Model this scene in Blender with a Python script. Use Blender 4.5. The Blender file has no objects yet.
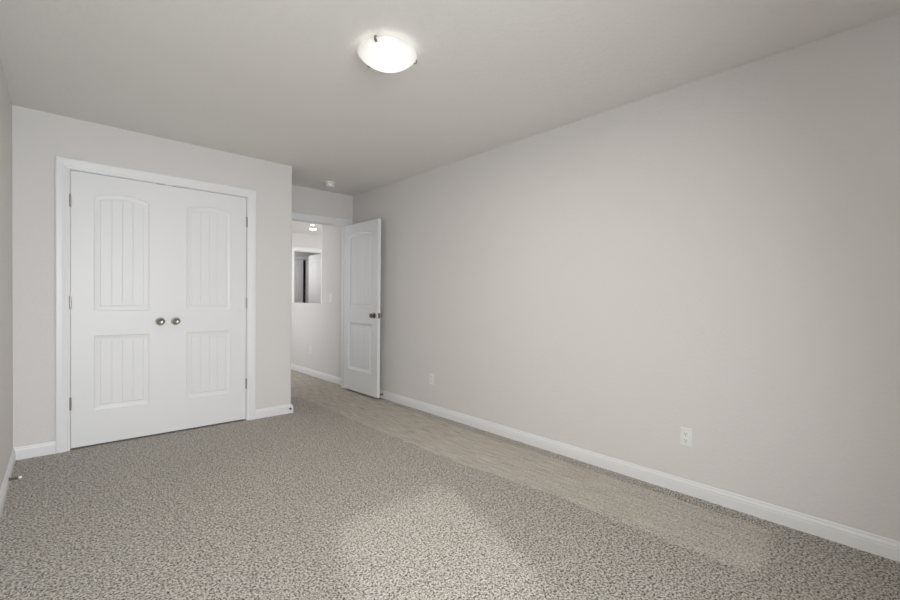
import bpy, bmesh, math
from mathutils import Vector, Matrix

# ------------------------------------------------------------------ camera
scene = bpy.context.scene
COL = scene.collection
cam_data = bpy.data.cameras.new('camera')
cam = bpy.data.objects.new('camera', cam_data)
COL.objects.link(cam)
cam_data.sensor_width = 36.0
cam_data.lens = 429.2865 / 900 * 36
cam_data.shift_y = 5.2966 / 900
cam_data.clip_start = 0.02
R_ = Vector((0.73919544, -0.67340572, 0.0107163))
U_ = Vector((0.0010638, 0.01707899, 0.99985358))
F_ = Vector((0.67349014, 0.73907581, -0.01334108))
cam.matrix_world = Matrix(((R_.x, U_.x, -F_.x, 0.0), (R_.y, U_.y, -F_.y, 0.0),
                           (R_.z, U_.z, -F_.z, 1.142), (0, 0, 0, 1)))
scene.camera = cam

# ------------------------------------------------------------------ world, daylight, fill lights, exposure
scene.view_settings.view_transform = 'Standard'
scene.view_settings.look = 'None'
scene.view_settings.gamma = 1
scene.view_settings.use_curve_mapping = False
scene.view_settings.exposure = 0.05

world = bpy.data.worlds.new('sky')
scene.world = world
world.use_nodes = True
bg = world.node_tree.nodes['Background']
bg.inputs['Color'].default_value = (0.62, 0.75, 1.0, 1)
bg.inputs['Strength'].default_value = 1.0

SUN_STRENGTH = 1.9
sun_data = bpy.data.lights.new('sun', 'SUN')
sun_data.energy = SUN_STRENGTH
sun_data.angle = math.radians(2.0)
sun_data.color = (1.0, 0.97, 0.92)
sun = bpy.data.objects.new('sun', sun_data)
COL.objects.link(sun)
sdir = Vector((0.33, 1.0, -0.66))
sun.rotation_euler = sdir.to_track_quat('-Z', 'Y').to_euler()
sun.location = (-1, -4, 4)


def area(name, loc, direction, sx, sy, power, color=(1, 1, 1), spread=180):
    d = bpy.data.lights.new(name, 'AREA')
    d.shape = 'RECTANGLE'
    d.size, d.size_y = sx, sy
    d.energy = power
    d.color = color
    d.spread = math.radians(spread)
    o = bpy.data.objects.new(name, d)
    COL.objects.link(o)
    o.location = loc
    o.rotation_euler = Vector(direction).to_track_quat('-Z', 'Z' if abs(direction[2]) < .9 else 'Y').to_euler()
    return o


area('window_daylight', (0.42, -0.93, 1.33), (-0.03, 1, -0.24), 0.76, 1.40, 54, (0.92, 0.957, 1.0), 134)
area('stair_side_fill', (5.2, 6.7, 1.5), (-1, 0.1, 0), 1.6, 1.3, 34, (0.96, 0.97, 1.0))  # added fill from the stair side; no window is built there
area('hall_wall_fill', (1.45, 6.6, 1.3), (1, 0, 0), 1.8, 1.6, 15, (0.95, 0.97, 1.0))  # added fill to brighten the hall wall; the wall behind it is solid
area('far_room_fill', (3.3, 9.2, 1.8), (1, 0.1, -0.1), 0.6, 0.8, 6, (1.0, 0.97, 0.97))  # added fill that lifts the far doors; this room has no window

# ------------------------------------------------------------------ measurements
H = 2.44
XR, YC, XL, YE = 2.763, 4.205, -0.235, 4.884
XE = 1.710          # free end of the closet wall
WT = 0.12
YB = -1.0           # wall behind the camera
YF = 8.4            # wall at the far side of the hall


# ------------------------------------------------------------------ materials
def mat(name, color, rough=0.6, metal=0.0, spec=0.5):
    m = bpy.data.materials.new(name)
    m.use_nodes = True
    b = m.node_tree.nodes['Principled BSDF']
    b.inputs['Base Color'].default_value = (*color, 1)
    b.inputs['Roughness'].default_value = rough
    b.inputs['Metallic'].default_value = metal
    b.inputs['Specular IOR Level'].default_value = spec
    return m, m.node_tree, b


def add_bump(nt, b, scale, dist, detail=3.0, ramp=None, strength=1.0):
    tc = nt.nodes.new('ShaderNodeTexCoord')
    n = nt.nodes.new('ShaderNodeTexNoise')
    n.inputs['Scale'].default_value = scale
    n.inputs['Detail'].default_value = detail
    nt.links.new(tc.outputs['Object'], n.inputs['Vector'])
    out = n.outputs['Fac']
    if ramp:
        r = nt.nodes.new('ShaderNodeValToRGB')
        r.color_ramp.elements[0].position, r.color_ramp.elements[1].position = ramp
        nt.links.new(out, r.inputs['Fac'])
        out = r.outputs['Color']
    bp = nt.nodes.new('ShaderNodeBump')
    bp.inputs['Distance'].default_value = dist
    bp.inputs['Strength'].default_value = strength
    nt.links.new(out, bp.inputs['Height'])
    nt.links.new(bp.outputs['Normal'], b.inputs['Normal'])
    return n


def wall_material(name, color, scale, dist):
    m, nt, b = mat(name, color, 0.75, spec=0.25)
    add_bump(nt, b, scale, dist, 2.0, (0.40, 0.62))
    return m


M_WALL = wall_material('greige_wall_paint', (0.708, 0.688, 0.668), 60, 0.0004)
M_CEIL = wall_material('textured_ceiling_paint', (0.79, 0.77, 0.74), 42, 0.0006)
M_TRIM, nt_, b_ = mat('white_trim_paint', (0.80, 0.80, 0.805), 0.38)
add_bump(nt_, b_, 30, 0.0003)
M_DOOR, nt_, b_ = mat('white_door_paint', (0.79, 0.792, 0.795), 0.42)
w = add_bump(nt_, b_, 55, 0.0003)
M_PLAST, nt_, b_ = mat('white_plastic', (0.82, 0.82, 0.80), 0.35)
add_bump(nt_, b_, 200, 0.00005)
M_SLOT, nt_, b_ = mat('dark_slot', (0.05, 0.05, 0.05), 0.6)
add_bump(nt_, b_, 200, 0.00005)
M_NICKEL, nt_, b_ = mat('satin_nickel', (0.36, 0.345, 0.32), 0.28, 1.0)
add_bump(nt_, b_, 300, 0.00005)
M_BRONZE, nt_, b_ = mat('dark_nickel', (0.16, 0.14, 0.125), 0.32, 1.0)
add_bump(nt_, b_, 300, 0.00005)
M_STEEL, nt_, b_ = mat('spring_steel', (0.20, 0.19, 0.17), 0.4, 1.0)
add_bump(nt_, b_, 300, 0.00005)
M_RUBBER, nt_, b_ = mat('white_rubber', (0.85, 0.84, 0.80), 0.6)
add_bump(nt_, b_, 200, 0.0001)
M_VINYL, nt_, b_ = mat('white_vinyl', (0.8, 0.8, 0.8), 0.4)
add_bump(nt_, b_, 100, 0.0001)


def glass_material():
    m = bpy.data.materials.new('window_glass')
    m.use_nodes = True
    nt = m.node_tree
    nt.nodes.clear()
    out = nt.nodes.new('ShaderNodeOutputMaterial')
    tr = nt.nodes.new('ShaderNodeBsdfTransparent')
    gl = nt.nodes.new('ShaderNodeBsdfGlossy')
    gl.inputs['Roughness'].default_value = 0.02
    mx = nt.nodes.new('ShaderNodeMixShader')
    fr = nt.nodes.new('ShaderNodeFresnel')
    nt.links.new(fr.outputs[0], mx.inputs[0])
    nt.links.new(tr.outputs[0], mx.inputs[1])
    nt.links.new(gl.outputs[0], mx.inputs[2])
    nt.links.new(mx.outputs[0], out.inputs['Surface'])
    return m


M_GLASS = glass_material()


def glow_material(name, color, strength, base=(0.9, 0.9, 0.88)):
    m, nt, b = mat(name, base, 0.25)
    b.inputs['Emission Color'].default_value = (*color, 1)
    b.inputs['Emission Strength'].default_value = strength
    return m, nt, b


M_BOWL, nt_, b_ = glow_material('lit_frosted_glass', (1.0, 0.965, 0.90), 1.0, (0.55, 0.55, 0.53))
# alabaster-like swirl in the frosted glass
tc_ = nt_.nodes.new('ShaderNodeTexCoord')
no_ = nt_.nodes.new('ShaderNodeTexNoise')
no_.inputs['Scale'].default_value = 14
no_.inputs['Detail'].default_value = 3
nt_.links.new(tc_.outputs['Object'], no_.inputs['Vector'])
sx_ = nt_.nodes.new('ShaderNodeSeparateXYZ')
nt_.links.new(tc_.outputs['Object'], sx_.inputs[0])
mr_ = nt_.nodes.new('ShaderNodeMapRange')     # the bulbs light the bowl's bottom more than its rim
mr_.inputs['From Min'].default_value = -0.100
mr_.inputs['From Max'].default_value = -0.035
mr_.inputs['To Min'].default_value = 0.95
mr_.inputs['To Max'].default_value = 0.40
nt_.links.new(sx_.outputs['Z'], mr_.inputs['Value'])
ma_ = nt_.nodes.new('ShaderNodeMath')
ma_.operation = 'MULTIPLY_ADD'
ma_.inputs[1].default_value = 0.6
ma_.inputs[2].default_value = 0.7
nt_.links.new(no_.outputs['Fac'], ma_.inputs[0])
mb_ = nt_.nodes.new('ShaderNodeMath')
mb_.operation = 'MULTIPLY'
nt_.links.new(mr_.outputs[0], mb_.inputs[0])
nt_.links.new(ma_.outputs[0], mb_.inputs[1])
nt_.links.new(mb_.outputs[0], b_.inputs['Emission Strength'])
M_BULB, _, _ = glow_material('lit_bulb', (1.0, 0.93, 0.82), 1.0)
M_DOWN, _, _ = glow_material('lit_downlight_lens', (1.0, 0.97, 0.92), 14.0)


def carpet_material():
    m, nt, b = mat('speckled_carpet', (0.3, 0.27, 0.24), 0.95, spec=0.1)
    N, L = nt.nodes, nt.links
    tc = N.new('ShaderNodeTexCoord')
    # tufts, each in one of several yarn colours
    warp = N.new('ShaderNodeTexNoise'); warp.inputs['Scale'].default_value = 90; warp.inputs['Detail'].default_value = 1
    L.new(tc.outputs['Object'], warp.inputs['Vector'])
    sub = N.new('ShaderNodeVectorMath'); sub.operation = 'MULTIPLY_ADD'
    L.new(warp.outputs['Color'], sub.inputs[0]); sub.inputs[1].default_value = (0.014, 0.014, 0.014)
    L.new(tc.outputs['Object'], sub.inputs[2])
    vo = N.new('ShaderNodeTexVoronoi'); vo.inputs['Scale'].default_value = 190
    L.new(sub.outputs[0], vo.inputs['Vector'])
    sep = N.new('ShaderNodeSeparateColor'); L.new(vo.outputs['Color'], sep.inputs[0])
    n2 = N.new('ShaderNodeTexNoise'); n2.inputs['Scale'].default_value = 108; n2.inputs['Detail'].default_value = 4; n2.inputs['Roughness'].default_value = 0.85
    L.new(tc.outputs['Object'], n2.inputs['Vector'])
    mixv = N.new('ShaderNodeMath'); mixv.operation = 'MULTIPLY_ADD'
    L.new(n2.outputs['Fac'], mixv.inputs[0]); mixv.inputs[1].default_value = 4.1
    s1 = N.new('ShaderNodeMath'); s1.operation = 'MULTIPLY_ADD'
    L.new(sep.outputs[0], s1.inputs[0]); s1.inputs[1].default_value = 0.35; s1.inputs[2].default_value = -1.615
    L.new(s1.outputs[0], mixv.inputs[2])
    n3 = N.new('ShaderNodeTexNoise'); n3.inputs['Scale'].default_value = 48; n3.inputs['Detail'].default_value = 1
    L.new(tc.outputs['Object'], n3.inputs['Vector'])
    m3 = N.new('ShaderNodeMath'); m3.operation = 'MULTIPLY_ADD'
    L.new(n3.outputs['Fac'], m3.inputs[0]); m3.inputs[1].default_value = 0.35; m3.inputs[2].default_value = -0.175
    m4 = N.new('ShaderNodeMath'); m4.operation = 'ADD'
    L.new(mixv.outputs[0], m4.inputs[0]); L.new(m3.outputs[0], m4.inputs[1])
    mixv = m4
    ramp = N.new('ShaderNodeValToRGB')
    e = ramp.color_ramp.elements
    e[0].position = 0.20; e[0].color = (0.06, 0.05, 0.038, 1)
    e[1].position = 0.78; e[1].color = (0.92, 0.875, 0.805, 1)
    x = e.new(0.40); x.color = (0.29, 0.257, 0.212, 1)
    x = e.new(0.56); x.color = (0.57, 0.525, 0.46, 1)
    L.new(mixv.outputs[0], ramp.inputs['Fac'])
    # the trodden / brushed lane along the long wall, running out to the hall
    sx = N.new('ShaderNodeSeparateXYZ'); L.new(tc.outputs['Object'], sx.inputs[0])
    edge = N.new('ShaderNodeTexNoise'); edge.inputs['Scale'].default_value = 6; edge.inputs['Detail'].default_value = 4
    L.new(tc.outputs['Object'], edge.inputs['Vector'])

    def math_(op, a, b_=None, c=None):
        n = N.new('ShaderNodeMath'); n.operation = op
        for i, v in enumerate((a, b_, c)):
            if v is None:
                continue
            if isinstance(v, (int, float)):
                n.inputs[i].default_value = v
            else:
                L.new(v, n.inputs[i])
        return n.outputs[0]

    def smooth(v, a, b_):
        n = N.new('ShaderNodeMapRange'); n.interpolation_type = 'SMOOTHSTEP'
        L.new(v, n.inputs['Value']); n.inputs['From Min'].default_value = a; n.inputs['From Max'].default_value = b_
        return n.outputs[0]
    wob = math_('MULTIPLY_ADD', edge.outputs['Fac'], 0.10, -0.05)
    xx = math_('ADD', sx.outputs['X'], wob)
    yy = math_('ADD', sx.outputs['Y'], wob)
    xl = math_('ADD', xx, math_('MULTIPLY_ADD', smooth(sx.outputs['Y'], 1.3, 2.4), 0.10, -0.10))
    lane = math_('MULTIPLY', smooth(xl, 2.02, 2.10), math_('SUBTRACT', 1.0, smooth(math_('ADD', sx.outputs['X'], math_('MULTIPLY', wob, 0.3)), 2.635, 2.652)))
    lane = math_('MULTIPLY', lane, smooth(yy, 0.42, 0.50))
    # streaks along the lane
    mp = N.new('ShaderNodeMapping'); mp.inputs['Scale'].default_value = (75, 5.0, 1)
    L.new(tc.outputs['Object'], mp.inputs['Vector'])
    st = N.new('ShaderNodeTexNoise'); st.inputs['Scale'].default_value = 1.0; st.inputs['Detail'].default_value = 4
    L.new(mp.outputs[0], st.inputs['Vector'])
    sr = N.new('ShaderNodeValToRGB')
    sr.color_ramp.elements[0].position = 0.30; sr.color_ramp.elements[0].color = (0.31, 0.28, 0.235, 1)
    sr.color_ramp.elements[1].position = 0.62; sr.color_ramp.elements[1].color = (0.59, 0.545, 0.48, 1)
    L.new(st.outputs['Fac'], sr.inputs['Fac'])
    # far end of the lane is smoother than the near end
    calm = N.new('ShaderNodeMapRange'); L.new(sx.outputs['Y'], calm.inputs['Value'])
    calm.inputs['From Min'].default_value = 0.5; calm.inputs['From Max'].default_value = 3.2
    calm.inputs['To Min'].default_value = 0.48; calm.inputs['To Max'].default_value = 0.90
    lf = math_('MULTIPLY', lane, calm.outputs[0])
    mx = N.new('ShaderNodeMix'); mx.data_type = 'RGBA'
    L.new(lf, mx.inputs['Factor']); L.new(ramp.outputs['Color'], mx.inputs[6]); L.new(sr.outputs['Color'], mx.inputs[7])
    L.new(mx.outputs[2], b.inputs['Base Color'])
    bp = N.new('ShaderNodeBump'); bp.inputs['Distance'].default_value = 0.004
    L.new(math_('MULTIPLY_ADD', lf, -0.85, 1.0), bp.inputs['Strength'])
    L.new(mixv.outputs[0], bp.inputs['Height'])
    L.new(bp.outputs['Normal'], b.inputs['Normal'])
    return m


M_CARPET = carpet_material()


# ------------------------------------------------------------------ mesh helpers
def tag(o, label=None, category=None, group=None, kind=None):
    if label: o['label'] = label
    if category: o['category'] = category
    if group: o['group'] = group
    if kind: o['kind'] = kind
    return o


def link(name, bm, material, parent=None, smooth_angle=None, loc=(0, 0, 0), rot=(0, 0, 0)):
    bmesh.ops.remove_doubles(bm, verts=bm.verts, dist=1e-6)
    bmesh.ops.recalc_face_normals(bm, faces=bm.faces)
    me = bpy.data.meshes.new(name)
    bm.to_mesh(me)
    bm.free()
    me.materials.append(material)
    if smooth_angle:
        me.polygons.foreach_set('use_smooth', [True] * len(me.polygons))
        me.set_sharp_from_angle(angle=math.radians(smooth_angle))
    o = bpy.data.objects.new(name, me)
    COL.objects.link(o)
    o.location = loc
    o.rotation_euler = rot
    if parent:
        o.parent = parent
    return o


def empty(name, loc=(0, 0, 0), rot=(0, 0, 0), **kw):
    o = bpy.data.objects.new(name, None)
    o.empty_display_size = 0.05
    COL.objects.link(o)
    o.location = loc
    o.rotation_euler = rot
    return tag(o, **kw)


def box(bm, a, b, bevel=0.0, segs=2):
    n = bmesh.ops.create_cube(bm, size=1.0)
    vs = n['verts']
    for v in vs:
        v.co = Vector((a[i] + (b[i] - a[i]) * (v.co[i] + 0.5) for i in range(3)))
    if bevel:
        es = {e for v in vs for e in v.link_edges}
        bmesh.ops.bevel(bm, geom=list(es), offset=bevel, segments=segs, affect='EDGES', profile=0.5)


def prism(bm, pts, axis, a, b):
    """Extrude a polygon (2D points in the two other axes, in order) from a to b along axis."""
    def P(p, t):
        q = list(p)
        q.insert(axis, t)
        return Vector(q)
    v0 = [bm.verts.new(P(p, a)) for p in pts]
    v1 = [bm.verts.new(P(p, b)) for p in pts]
    bm.faces.new(v0)
    bm.faces.new(v1[::-1])
    n = len(pts)
    for i in range(n):
        bm.faces.new((v0[i], v0[(i + 1) % n], v1[(i + 1) % n], v1[i]))


def lathe(bm, prof, segs=32, axis='Z', origin=(0, 0, 0)):
    """prof: (radius, height) pairs; rotates about the axis through origin."""
    rings = []
    o = Vector(origin)

    def place(r, h, a):
        c, s = math.cos(a) * r, math.sin(a) * r
        if axis == 'Z': return o + Vector((c, s, h))
        if axis == 'Y': return o + Vector((c, h, s))
        return o + Vector((h, c, s))
    for r, h in prof:
        if r < 1e-6:
            rings.append([bm.verts.new(place(0, h, 0))])
        else:
            rings.append([bm.verts.new(place(r, h, 2 * math.pi * k / segs)) for k in range(segs)])
    for A, B in zip(rings, rings[1:]):
        for k in range(segs):
            k2 = (k + 1) % segs
            if len(A) == 1 and len(B) == 1: continue
            if len(A) == 1: bm.faces.new((A[0], B[k], B[k2]))
            elif len(B) == 1: bm.faces.new((A[k], A[k2], B[0]))
            else: bm.faces.new((A[k], A[k2], B[k2], B[k]))


def sweep(bm, path, prof, up, closed_ends=True):
    """Sweep a 2D profile (across, out) along a mitred polyline. 'up' is the constant direction of 'out' or
    a list of per-segment (across, out) direction pairs."""
    n = len(path)
    rings = []
    for i, p in enumerate(path):
        p = Vector(p)
        segs_ = []
        if i > 0: segs_.append(up[i - 1])
        if i < n - 1: segs_.append(up[i])
        if len(segs_) == 1:
            A, O = Vector(segs_[0][0]), Vector(segs_[0][1])
        else:
            def mitre(u, v):
                u, v = Vector(u), Vector(v)
                if (u - v).length < 1e-6: return u
                s = u + v
                return s / (1 + u.dot(v))
            A = mitre(segs_[0][0], segs_[1][0])
            O = mitre(segs_[0][1], segs_[1][1])
        rings.append([bm.verts.new(p + A * a + O * o) for a, o in prof])
    m = len(prof)
    for r0, r1 in zip(rings, rings[1:]):
        for k in range(m):
            bm.faces.new((r0[k], r0[(k + 1) % m], r1[(k + 1) % m], r1[k]))
    bm.faces.new(rings[0])
    bm.faces.new(rings[-1][::-1])


# baseboard: (height, thickness); casing: (across from opening, thickness)
BASE_PROF = [(0, 0), (0, 0.0135), (0.052, 0.0135), (0.055, 0.0115), (0.058, 0.0115), (0.062, 0.0125),
             (0.070, 0.0095), (0.074, 0.0070), (0.080, 0.0065), (0.085, 0.0050), (0.087, 0.0020), (0.087, 0)]
CASE_PROF = [(0, 0), (0, 0.007), (0.003, 0.0095), (0.009, 0.0105), (0.013, 0.0085), (0.016, 0.0085),
             (0.024, 0.0115), (0.034, 0.0135), (0.038, 0.0160), (0.052, 0.0175), (0.066, 0.0180),
             (0.073, 0.0160), (0.075, 0.0120), (0.075, 0)]


def baseboard(name, path, outs, label=None):
    bm = bmesh.new()
    sweep(bm, [(x, y, 0) for x, y in path], BASE_PROF, [((0, 0, 1), (ox, oy, 0)) for ox, oy in outs])
    return tag(link(name, bm, M_TRIM), kind='structure')


def casing(name, x0, x1, ztop, y, outy, z0=0.0):
    """Door casing round an opening in a wall that faces outy (+1/-1 along Y)."""
    bm = bmesh.new()
    r = 0.005
    o = (0, outy, 0)
    sweep(bm, [(x0 - r, y, z0), (x0 - r, y, ztop + r), (x1 + r, y, ztop + r), (x1 + r, y, z0)], CASE_PROF,
          [((-1, 0, 0), o), ((0, 0, 1), o), ((1, 0, 0), o)])
    return tag(link(name, bm, M_TRIM), kind='structure')


def jamb(name, x0, x1, ztop, ya, yb, stop_y=None):
    bm = bmesh.new()
    t = 0.018
    box(bm, (x0 - t, ya, 0), (x0, yb, ztop + t))
    box(bm, (x1, ya, 0), (x1 + t, yb, ztop + t))
    box(bm, (x0, ya, ztop), (x1, yb, ztop + t))
    if stop_y is not None:
        a, b = stop_y, stop_y + 0.03
        box(bm, (x0, a, 0), (x0 + 0.010, b, ztop))
        box(bm, (x1 - 0.010, a, 0), (x1, b, ztop))
        box(bm, (x0 + 0.010, a, ztop - 0.010), (x1 - 0.010, b, ztop))
    me = link(name, bm, M_TRIM)
    return tag(me, kind='structure')


# ------------------------------------------------------------------ structure
def slab(name, a, b, m, **kw):
    bm = bmesh.new()
    box(bm, a, b)
    return tag(link(name, bm, m), kind='structure')


floor = slab('floor', (XL - WT, YB - WT, -0.10), (5.6, 11.2, 0.0), M_CARPET)
ceiling = slab('ceiling', (XL - WT, YB - WT, H), (5.6, 11.2, H + 0.10), M_CEIL)

slab('wall_left', (XL - WT, YB, 0), (XL, 5.0, H), M_WALL)
slab('wall_right', (XR, YB, 0), (XR + WT, YE + WT, H), M_WALL)

# back wall (behind the camera) with its window opening
WX0, WX1, WZ0, WZ1 = -0.03, 0.81, 0.62, 2.05
bm = bmesh.new()
box(bm, (XL - WT, YB - WT, 0), (WX0, YB, H))
box(bm, (WX1, YB - WT, 0), (XR + WT, YB, H))
box(bm, (WX0, YB - WT, 0), (WX1, YB, WZ0))
box(bm, (WX0, YB - WT, WZ1), (WX1, YB, H))
tag(link('wall_back', bm, M_WALL), kind='structure')

# closet wall: piece left of the doors, header, piece right of them with its rounded free corner and return
CX0, CX1, CZ = 0.061, 1.284, 2.062
bm = bmesh.new()
t = 0.018
box(bm, (XL, YC, 0), (CX0 - t, YC + WT, H))
box(bm, (CX0 - t, YC, CZ + t), (CX1 + t, YC + WT, H))
r = 0.016
corner = [(XE - r + r * math.sin(a), YC + r - r * math.cos(a)) for a in [math.pi / 2 * k / 6 for k in range(7)]]
pts = [(CX1 + t, YC)] + corner + [(XE, YE), (XE - WT, YE), (XE - WT, YC + WT), (CX1 + t, YC + WT)]
prism(bm, pts, 2, 0, H)
tag(link('wall_closet', bm, M_WALL), kind='structure')

# entry wall with the opening to the hall, also the back of the closet
EX0, EX1, EZ = 1.868, 2.677, 2.052
bm = bmesh.new()
box(bm, (XL, YE, 0), (EX0 - t, YE + WT, H))
box(bm, (EX1 + t, YE, 0), (XR, YE + WT, H))
box(bm, (EX0 - t, YE, EZ + t), (EX1 + t, YE + WT, H))
tag(link('wall_entry', bm, M_WALL), kind='structure')

# hall wall: full height as far as y = 5.746, then a half wall open above
bm = bmesh.new()
ys = YE + WT
prism(bm, [(ys, 0), (YF, 0), (YF, 1.066), (5.746, 1.066), (5.746, H), (ys, H)], 0, XR, XR + WT)
tag(link('wall_hall', bm, M_WALL), kind='structure')
slab('wall_hall_left', (1.28, ys, 0), (1.40, YF, H), M_WALL)
slab('wall_stair_near', (XR + WT, ys - 0.12, 0), (5.5, ys, H), M_WALL)
slab('wall_stair_right', (5.5, ys - 0.12, 0), (5.6, 11.2, H), M_WALL)

# far wall beyond the half wall, with a cased doorway
FX0, FX1, FZ = 3.462, 4.075, 2.085
bm = bmesh.new()
box(bm, (1.28, YF, 0), (FX0 - t, YF + WT, H))
box(bm, (FX1 + t, YF, 0), (5.5, YF + WT, H))
box(bm, (FX0 - t, YF, FZ + t), (FX1 + t, YF + WT, H))
tag(link('wall_far', bm, M_WALL), kind='structure')
slab('wall_far_left', (2.9, YF + WT, 0), (3.0, 11.1, H), M_WALL)
# back wall of the far room with a closet opening
GX0, GX1, GY = 3.50, 4.385, 9.90
bm = bmesh.new()
box(bm, (3.0, GY, 0), (GX0 - t, GY + 0.1, H))
box(bm, (GX1 + t, GY, 0), (5.5, GY + 0.1, H))
box(bm, (GX0 - t, GY, 2.05 + t), (GX1 + t, GY + 0.1, H))
tag(link('wall_far_back', bm, M_WALL), kind='structure')
slab('wall_far_closet', (3.0, 11.1, 0), (5.5, 11.2, H), M_WALL)

# trim
jamb('trim_1', CX0, CX1, CZ, YC - 0.001, YC + WT, YC + 0.045)
casing('trim_2', CX0, CX1, CZ, YC, -1)
jamb('trim_3', EX0, EX1, EZ, YE - 0.001, YE + WT + 0.001, YE + 0.045)
casing('trim_4', EX0, EX1, EZ, YE, -1)
casing('trim_5', EX0, EX1, EZ, YE + WT, 1)
jamb('trim_6', FX0, FX1, FZ, YF - 0.001, YF + WT + 0.001, YF + 0.03)
casing('trim_7', FX0, FX1, FZ, YF, -1)
jamb('trim_8', GX0, GX1, 2.05, GY - 0.001, GY + 0.1)
casing('trim_9', GX0, GX1, 2.05, GY, -1)

# baseboards
baseboard('baseboard_left', [(XL, YB), (XL, YC)], [(1, 0)])
baseboard('baseboard_closet_left', [(XL, YC), (CX0 - 0.08, YC)], [(0, -1)])
baseboard('baseboard_closet_right', [(CX1 + 0.08, YC), (XE, YC), (XE, YE)], [(0, -1), (1, 0)])
baseboard('baseboard_right', [(XR, YB), (XR, YE)], [(-1, 0)])
baseboard('baseboard_back', [(XL, YB), (XR, YB)], [(0, 1)])
baseboard('baseboard_hall', [(XR, ys), (XR, YF)], [(-1, 0)])


# window in the back wall: frame, sashes, panes, sill
win = empty('window_1', (WX0, YB, WZ0), kind='structure')
ww, wh = WX1 - WX0, WZ1 - WZ0
bm = bmesh.new()
for a, b in (((0, -0.11, 0), (0.03, -0.05, wh)), ((ww - 0.03, -0.11, 0), (ww, -0.05, wh)),
             ((0.03, -0.11, 0), (ww - 0.03, -0.05, 0.03)), ((0.03, -0.11, wh - 0.03), (ww - 0.03, -0.05, wh))):
    box(bm, a, b)
link('window_frame', bm, M_VINYL, win)
bm = bmesh.new()
box(bm, (0.03, -0.10, wh / 2 - 0.02), (ww - 0.03, -0.06, wh / 2 + 0.02))
link('meeting_rail', bm, M_VINYL, win)
bm = bmesh.new()
box(bm, (0.03, -0.083, 0.03), (ww - 0.03, -0.079, wh / 2 - 0.02))
link('window_pane', bm, M_GLASS, win)
bm = bmesh.new()
box(bm, (0.03, -0.083, wh / 2 + 0.02), (ww - 0.03, -0.079, wh - 0.03))
link('window_pane', bm, M_GLASS, win)
bm = bmesh.new()
box(bm, (-0.03, 0.0, -0.02), (ww + 0.03, 0.03, 0.0), 0.003)
link('window_sill', bm, M_TRIM, win)


# ------------------------------------------------------------------ moulded plank-panel door leaves
def panel_profile(d):
    pts = [(0, 0), (0.004, -0.0042), (0.009, -0.0055), (0.030, -0.0080), (0.036, -0.0080), (0.041, -0.0045)]
    if d <= 0: return 0.0
    for (a, za), (b, zb) in zip(pts, pts[1:]):
        if d <= b: return za + (zb - za) * (d - a) / (b - a)
    return pts[-1][1]


OFFS = [0, 0.004, 0.009, 0.030, 0.036, 0.041]
ARCH = 0.036


def leaf(name, w, h, th, margin, planks, loc, rot=(0, 0, 0), both=True, relief=1.0):
    """Door leaf in local coordinates: x 0..w, front face at y=0 looking to -y, back at y=th, z 0..h.
    Upper panel with an arched head, lower panel square, both with planked fields."""
    x0, x1 = margin, w - margin
    zl0, zl1 = 0.258, 0.826           # lower panel
    zu0, zu1 = 1.020 - 0.008, 1.885 - 0.008   # upper panel, springing of the arch
    fx0, fx1 = x0 + 0.041, x1 - 0.041
    gap = (fx1 - fx0) / planks
    gx = [fx0 + gap * k for k in range(1, planks)]
    xs = {0.0, w}
    for o in OFFS:
        xs |= {round(x0 + o, 5), round(x1 - o, 5)}
    for g in gx:
        xs |= {round(g - 0.0035, 5), round(g, 5), round(g + 0.0035, 5)}
    k = fx0
    while k < fx1:
        if all(abs(k - q) > 0.006 for q in xs): xs.add(round(k, 5))
        k += 0.012
    xs = sorted(xs)
    rows = [0.0]
    rows += [zl0 + o for o in OFFS] + [zl0 + 0.052] + [zl1 - 0.052] + [zl1 - o for o in OFFS][::-1]
    rows += [zu0 + o for o in OFFS] + [zu0 + 0.052] + [zu1 - 0.052] + [zu1 - o for o in OFFS][::-1]
    rows += [h]
    span = x1 - x0

    def arch(x):
        u = min(1, max(0, (x - x0) / span))
        return ARCH * (1 - (2 * u - 1) ** 2)

    def co(x, z):
        d = min(x - x0, x1 - x)
        d = min(d, max(min(z - zl0, zl1 - z), min(z - zu0, zu1 - z)))
        y = -panel_profile(d) * relief
        if d > 0.0405:
            inz = (zl0 + 0.05 < z < zl1 - 0.05) or (zu0 + 0.05 < z < zu1 - 0.05)
            if inz and any(abs(x - g) < 1e-4 for g in gx): y += 0.0022
        zz = z
        if z >= zu1 - 0.0525 and z < h: zz = z + arch(x)
        return zz, y
    bm = bmesh.new()

    def face(sign, ybase):
        grid = []
        for z in rows:
            row = []
            for x in xs:
                zz, y = co(x, z)
                row.append(bm.verts.new((x, ybase + sign * y, zz)))
            grid.append(row)
        for j in range(len(rows) - 1):
            for i in range(len(xs) - 1):
                bm.faces.new((grid[j][i], grid[j][i + 1], grid[j + 1][i + 1], grid[j + 1][i]))
        return grid
    g0 = face(1, 0.0)
    g1 = face(-1, th) if both else None
    if not both:
        g1 = [[bm.verts.new((v.co.x, th, v.co.z)) for v in row] for row in g0]
        for j in range(len(rows) - 1):
            for i in range(len(xs) - 1):
                bm.faces.new((g1[j][i], g1[j][i + 1], g1[j + 1][i + 1], g1[j + 1][i]))
    for j in range(len(rows) - 1):
        bm.faces.new((g0[j][0], g0[j + 1][0], g1[j + 1][0], g1[j][0]))
        bm.faces.new((g0[j][-1], g0[j + 1][-1], g1[j + 1][-1], g1[j][-1]))
    for i in range(len(xs) - 1):
        bm.faces.new((g0[0][i], g0[0][i + 1], g1[0][i + 1], g1[0][i]))
        bm.faces.new((g0[-1][i], g0[-1][i + 1], g1[-1][i + 1], g1[-1][i]))
    o = link(name, bm, M_DOOR, smooth_angle=12, loc=loc, rot=rot)
    return tag(o, kind='structure')


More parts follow.
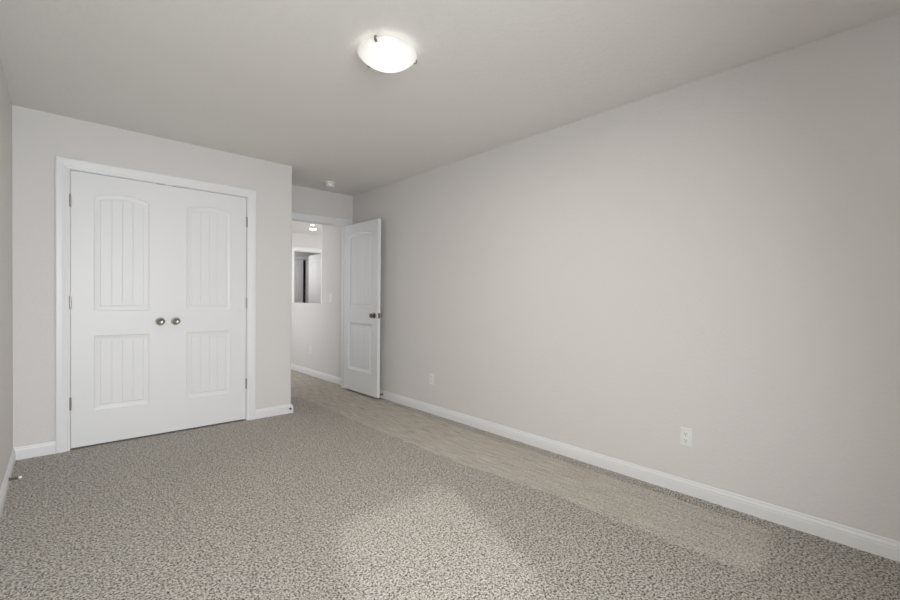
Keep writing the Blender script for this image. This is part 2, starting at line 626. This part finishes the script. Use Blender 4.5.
def knob(parent, x, z, y, sign, m, length=0.052):
    """Round door knob with its rosette; sign = -1 points to -y."""
    bm = bmesh.new()
    lathe(bm, [(0, 0), (0.031, 0), (0.0325, sign * 0.002), (0.031, sign * 0.006), (0.020, sign * 0.010), (0, sign * 0.011)], 32, 'Y', (x, y, z))
    k = link('rosette', bm, m, parent, 40)
    bm = bmesh.new()
    L = length
    prof = [(0.011, sign * 0.008), (0.0095, sign * 0.022), (0.013, sign * 0.026), (0.022, sign * 0.031), (0.0265, sign * 0.039),
            (0.0270, sign * 0.044), (0.0245, sign * (L - 0.002)), (0.018, sign * (L + 0.002)), (0.012, sign * (L - 0.001)), (0, sign * (L - 0.002))]
    lathe(bm, prof, 32, 'Y', (x, y, z))
    kk = link('door_knob', bm, m, parent, 50)
    return kk


def hinge(parent, x, z, y, m=None):
    """Butt hinge barrel with finials standing proud of the door edge."""
    bm = bmesh.new()
    hh = 0.045
    lathe(bm, [(0, -hh - 0.004), (0.004, -hh - 0.003), (0.0045, -hh), (0.0065, -hh), (0.0065, -0.016), (0.0058, -0.0155), (0.0065, -0.015),
               (0.0065, 0.015), (0.0058, 0.0155), (0.0065, 0.016), (0.0065, hh), (0.0045, hh), (0.004, hh + 0.003), (0, hh + 0.004)], 14, 'Z', (x, y, z))
    return link('hinge', bm, m or M_NICKEL, parent, 40)


DZ = 0.014      # bottom gap above the carpet
LW = 0.6085
DH_ = CZ - 0.003 - DZ
d1 = leaf('door_1', LW, DH_, 0.034, 0.131, 4, (CX0 + 0.003, YC + 0.004, DZ), both=False)
tag(d1, label='white closet door leaf at the left of the pair, hinged beside the corner of the room')
knob(d1, 0.616 - (CX0 + 0.003), 0.938 - DZ, 0, -1, M_NICKEL)
for z in (1.838, 1.090, 0.344):
    hinge(d1, -0.0025, z - DZ, -0.005)
d2 = leaf('door_2', LW, DH_, 0.034, 0.131, 4, (CX1 - 0.003 - LW, YC + 0.004, DZ), both=False)
tag(d2, label='white closet door leaf at the right of the pair, hinged near the open doorway')
knob(d2, 0.724 - (CX1 - 0.003 - LW), 0.938 - DZ, 0, -1, M_NICKEL)
for z in (1.838, 1.090, 0.344):
    hinge(d2, LW + 0.0025, z - DZ, -0.005)
for d, x in ((d1, LW - 0.055), (d2, 0.055)):
    bm = bmesh.new()
    box(bm, (x - 0.030, -0.003, DH_ - 0.001), (x + 0.030, 0.012, DH_ + 0.0025), 0.0008)
    link('ball_catch', bm, M_BRONZE, d)
    
# open entry door: face towards the room, swung back along the long wall
EW, EH, ETH = 0.760, 2.020, 0.035
# local x runs from the hinge edge to the free edge; local -y looks to -X of the room
ang = math.radians(-90 + 0.7)
d3 = leaf('door_3', EW, EH, ETH, 0.125, 5, (2.641, YE - 0.010, 0.024), (0, 0, ang), both=True, relief=1.9)
tag(d3, label='white panel door standing open against the long wall beside the hall doorway')
knob(d3, EW - 0.070, 0.926, 0, -1, M_BRONZE, 0.052)
knob(d3, EW - 0.070, 0.926, ETH, 1, M_BRONZE, 0.050)
for z in (1.82, 1.07, 0.25):
    hinge(d3, -0.004, z, ETH + 0.002, M_NICKEL)
bm = bmesh.new()
box(bm, (EW - 0.0005, 0.006, 0.898), (EW + 0.0015, 0.029, 0.955), 0.0005)
link('latch_plate', bm, M_BRONZE, d3)

# doors seen beyond the hall
d4 = leaf('door_4', 0.79, 2.03, 0.034, 0.13, 5, (GX0 + 0.003, GY + 0.004, 0.012), both=False)
tag(d4, label='white door at the back of the room seen beyond the hall')
d5 = leaf('door_5', 0.68, 2.06, 0.034, 0.13, 4, (FX1 - 0.006, YF + 0.022, 0.012), (0, 0, math.radians(90 - 3)), both=True)
tag(d5, label='white door standing open in the doorway beyond the hall half wall')


# ------------------------------------------------------------------ ceiling light
LX, LY, LZR, LR, LD = 1.260, 1.884, 2.403, 0.150, 0.063
lamp = empty('ceiling_light', (LX, LY, H), label='lit round frosted glass bowl light clipped to the bedroom ceiling', category='ceiling light')
bm = bmesh.new()
lathe(bm, [(0, 0), (0.105, 0), (0.107, -0.004), (0.105, -0.012), (0.095, -0.016), (0, -0.016)], 48)
link('ceiling_pan', bm, M_VINYL, lamp, 40)
bm = bmesh.new()
Rs = (LR * LR + LD * LD) / (2 * LD)
zr = LZR - H
prof = []
for k in range(15):
    a = math.asin(LR / Rs) * k / 14
    prof.append((Rs * math.sin(a), zr - LD + Rs * (1 - math.cos(a))))
prof += [(LR + 0.002, zr + 0.003), (LR - 0.001, zr + 0.006), (LR - 0.005, zr + 0.004)]
for k in range(14, -1, -1):
    a = math.asin((LR - 0.006) / Rs) * k / 14
    prof.append(((Rs - 0.004) * math.sin(a), zr - LD + 0.005 + Rs * (1 - math.cos(a)) - 0.001))
lathe(bm, prof, 64)
link('glass_bowl', bm, M_BOWL, lamp, 60)
for k, a in enumerate((math.radians(214), math.radians(340), math.radians(97))):
    bm = bmesh.new()
    c, s = math.cos(a), math.sin(a)
    # strap from the pan out to the rim, then a hook with its small screw under the rim
    pth = [(0.095, -0.017), (LR - 0.004, zr + 0.014), (LR + 0.006, zr + 0.010), (LR + 0.008, zr + 0.002), (LR + 0.007, zr - 0.007), (LR - 0.006, zr - 0.011)]
    hw = 0.0055
    tk = 0.003
    for (r0, z0), (r1, z1) in zip(pth, pth[1:]):
        n = Vector((-(z1 - z0), r1 - r0)).normalized() * tk / 2
        e = Vector((r1 - r0, z1 - z0)).normalized() * tk * 0.4
        quad = [(r0 - e.x + n.x, z0 - e.y + n.y), (r1 + e.x + n.x, z1 + e.y + n.y), (r1 + e.x - n.x, z1 + e.y - n.y), (r0 - e.x - n.x, z0 - e.y - n.y)]
        vs = []
        for sgn in (-1, 1):
            vs.append([bm.verts.new((q[0] * c - sgn * hw * s, q[0] * s + sgn * hw * c, q[1])) for q in quad])
        bm.faces.new(vs[0]); bm.faces.new(vs[1][::-1])
        for i in range(4):
            bm.faces.new((vs[0][i], vs[0][(i + 1) % 4], vs[1][(i + 1) % 4], vs[1][i]))
    link('clip', bm, M_NICKEL, lamp)
for sx in (-1, 1):
    bm = bmesh.new()
    lathe(bm, [(0, -0.036), (0.008, -0.034), (0.018, -0.026), (0.019, -0.018), (0.012, -0.006), (0.009, 0.006), (0, 0.006)], 20, 'Z', (sx * 0.055, 0.02 * sx, -0.025))
    link('bulb', bm, M_BULB, lamp, 60)
pl = bpy.data.lights.new('ceiling_light_glow', 'POINT')
pl.energy = 0.05
pl.color = (1.0, 0.93, 0.83)
pl.shadow_soft_size = 0.012
po = bpy.data.objects.new('ceiling_light_glow', pl)
COL.objects.link(po)
po.location = (LX, LY, 2.374)
dl_ = bpy.data.lights.new('ceiling_light_down', 'AREA')
dl_.shape = 'DISK'
dl_.size = 0.26
dl_.energy = 10
dl_.color = (1.0, 0.90, 0.78)
do_ = bpy.data.objects.new('ceiling_light_down', dl_)
COL.objects.link(do_)
do_.location = (LX, LY, LZR - LD - 0.006)

# smoke detector
sd = empty('smoke_detector', (2.244, 4.489, H), label='small round white smoke detector on the ceiling in front of the doorway', category='smoke detector')
bm = bmesh.new()
lathe(bm, [(0, 0), (0.066, 0), (0.067, -0.004), (0.064, -0.014), (0.056, -0.016), (0, -0.016)], 40)
link('base', bm, M_PLAST, sd, 40)
bm = bmesh.new()
lathe(bm, [(0.050, -0.016), (0.050, -0.020), (0.047, -0.021), (0.047, -0.024), (0.050, -0.025), (0.049, -0.042), (0.045, -0.048), (0.030, -0.050), (0, -0.050)], 40)
link('cover', bm, M_PLAST, sd, 40)
bm = bmesh.new()
lathe(bm, [(0.009, -0.0495), (0.009, -0.0525), (0.007, -0.0535), (0, -0.0535)], 20, 'Z', (0.018, -0.01, 0))
link('test_button', bm, M_VINYL, sd, 40)


# ------------------------------------------------------------------ wall plates
def outlet(y, z, x, label):
    """Duplex outlet on a wall that faces -X."""
    t_ = empty('wall_outlet', (x, y, z), label=label, category='outlet', group='wall outlets')
    bm = bmesh.new()
    box(bm, (-0.006, -0.033, -0.056), (0, 0.033, 0.056), 0.003)
    link('cover_plate', bm, M_PLAST, t_)
    for s in (-1, 1):
        bm = bmesh.new()
        pts = []
        for k in range(24):
            a = 2 * math.pi * k / 24
            yy = 0.0165 * math.cos(a)
            zz = max(-0.0125, min(0.0125, 0.0170 * math.sin(a)))
            pts.append((yy, s * 0.0195 + zz))
        prism(bm, pts, 0, -0.0085, -0.005)
        rc = link('receptacle', bm, M_PLAST, t_)
        bm = bmesh.new()
        box(bm, (-0.0092, -0.0075, s * 0.0195 - 0.001), (-0.0080, -0.0053, s * 0.0195 + 0.0075))
        box(bm, (-0.0092, 0.0053, s * 0.0195 - 0.001), (-0.0080, 0.0075, s * 0.0195 + 0.0065))
        lathe(bm, [(0, -0.0092), (0.0025, -0.0092), (0.0025, -0.0080), (0, -0.0080)], 12, 'X', (0, 0, s * 0.0195 - 0.007))
        link('slots', bm, M_SLOT, rc)
    bm = bmesh.new()
    lathe(bm, [(0, -0.0075), (0.003, -0.007), (0.0035, -0.005), (0, -0.005)], 12, 'X', (0, 0, 0))
    link('screw', bm, M_VINYL, t_)
    return t_


outlet(0.930, 0.338, XR, 'white duplex outlet on the long wall, the one nearest the viewer')
outlet(3.288, 0.345, XR, 'white outlet on the long wall between the near outlet and the open door')
outlet(6.081, 0.372, XR, 'small white outlet low on the hall wall seen through the doorway')

sw = empty('light_switch', (XR, 5.46, 1.146), label='white light switch on the hall wall seen through the doorway', category='light switch')
bm = bmesh.new()
box(bm, (-0.006, -0.036, -0.058), (0, 0.036, 0.058), 0.003)
link('cover_plate', bm, M_PLAST, sw)
bm = bmesh.new()
prism(bm, [(-0.005, -0.033), (-0.012, -0.033), (-0.0065, 0.0), (-0.008, 0.033), (-0.005, 0.033)][::-1], 1, -0.0165, 0.0165)
link('rocker', bm, M_VINYL, sw)


# ------------------------------------------------------------------ door stops
def door_stop(loc, direction, label, length=0.075):
    d = Vector(direction).normalized()
    t_ = empty('door_stop', loc, d.to_track_quat('Z', 'Y').to_euler(), label=label, category='door stop', group='spring door stops')
    bm = bmesh.new()
    lathe(bm, [(0, 0), (0.011, 0), (0.011, 0.003), (0.007, 0.007), (0, 0.008)], 20)
    link('base', bm, M_STEEL, t_, 40)
    bm = bmesh.new()
    turns, rad, wire = 12, 0.0058, 0.0014
    z0, z1 = 0.007, length - 0.012
    rings = []
    n = turns * 12
    for k in range(n + 1):
        a = 2 * math.pi * k / 12
        z = z0 + (z1 - z0) * k / n
        c = Vector((rad * math.cos(a), rad * math.sin(a), z))
        ro = Vector((math.cos(a), math.sin(a), 0))
        rings.append([bm.verts.new(c + ro * wire * math.cos(q) + Vector((0, 0, 1)) * wire * math.sin(q)) for q in [math.pi / 3 * j for j in range(6)]])
    for A, B in zip(rings, rings[1:]):
        for j in range(6):
            bm.faces.new((A[j], A[(j + 1) % 6], B[(j + 1) % 6], B[j]))
    bm.faces.new(rings[0]); bm.faces.new(rings[-1])
    link('spring', bm, M_STEEL, t_, 60)
    bm = bmesh.new()
    lathe(bm, [(0, length - 0.014), (0.0075, length - 0.014), (0.0085, length - 0.008), (0.0075, length), (0, length)], 18)
    link('rubber_tip', bm, M_RUBBER, t_, 40)
    return t_


door_stop((XL + 0.0130, 3.635, 0.045), (1, 0, 0), 'spring door stop with white tip on the baseboard of the wall left of the closet', 0.055)
door_stop((XR - 0.0130, 4.150, 0.045), (-1, 0, 0), 'spring door stop on the long wall baseboard behind the open door', 0.058)
bp_ = empty('door_bumper', (1.692, YC - 0.0130, 0.046), label='small dark bumper on the baseboard at the closet wall corner', category='door stop')
bm = bmesh.new()
lathe(bm, [(0, 0), (0.010, 0), (0.010, -0.003), (0.007, -0.006), (0.0065, -0.014), (0, -0.014)], 20, 'Y')
link('base', bm, M_STEEL, bp_, 40)
bm = bmesh.new()
lathe(bm, [(0, -0.013), (0.008, -0.013), (0.009, -0.017), (0.008, -0.021), (0, -0.022)], 20, 'Y')
link('rubber_tip', bm, M_SLOT, bp_, 40)

# ------------------------------------------------------------------ recessed lights beyond the hall
for (x, y, lab) in ((3.53, 7.72, 'lit recessed downlight seen through the doorway, the larger and lower of the two'),
                    (3.325, 7.30, 'lit recessed downlight seen through the doorway, the smaller and higher of the two')):
    dl = empty('downlight', (x, y, H), label=lab, category='downlight', group='recessed downlights beyond the hall')
    rr = 0.080 if y > 7.5 else 0.045
    bm = bmesh.new()
    lathe(bm, [(rr - 0.016, 0), (rr - 0.014, -0.006), (rr - 0.002, -0.006), (rr, 0)], 36)
    link('trim_ring', bm, M_VINYL, dl, 40)
    bm = bmesh.new()
    lathe(bm, [(rr - 0.015, 0), (rr - 0.015, -0.004), (0, -0.005)], 36)
    link('lens', bm, M_DOWN, dl, 40)
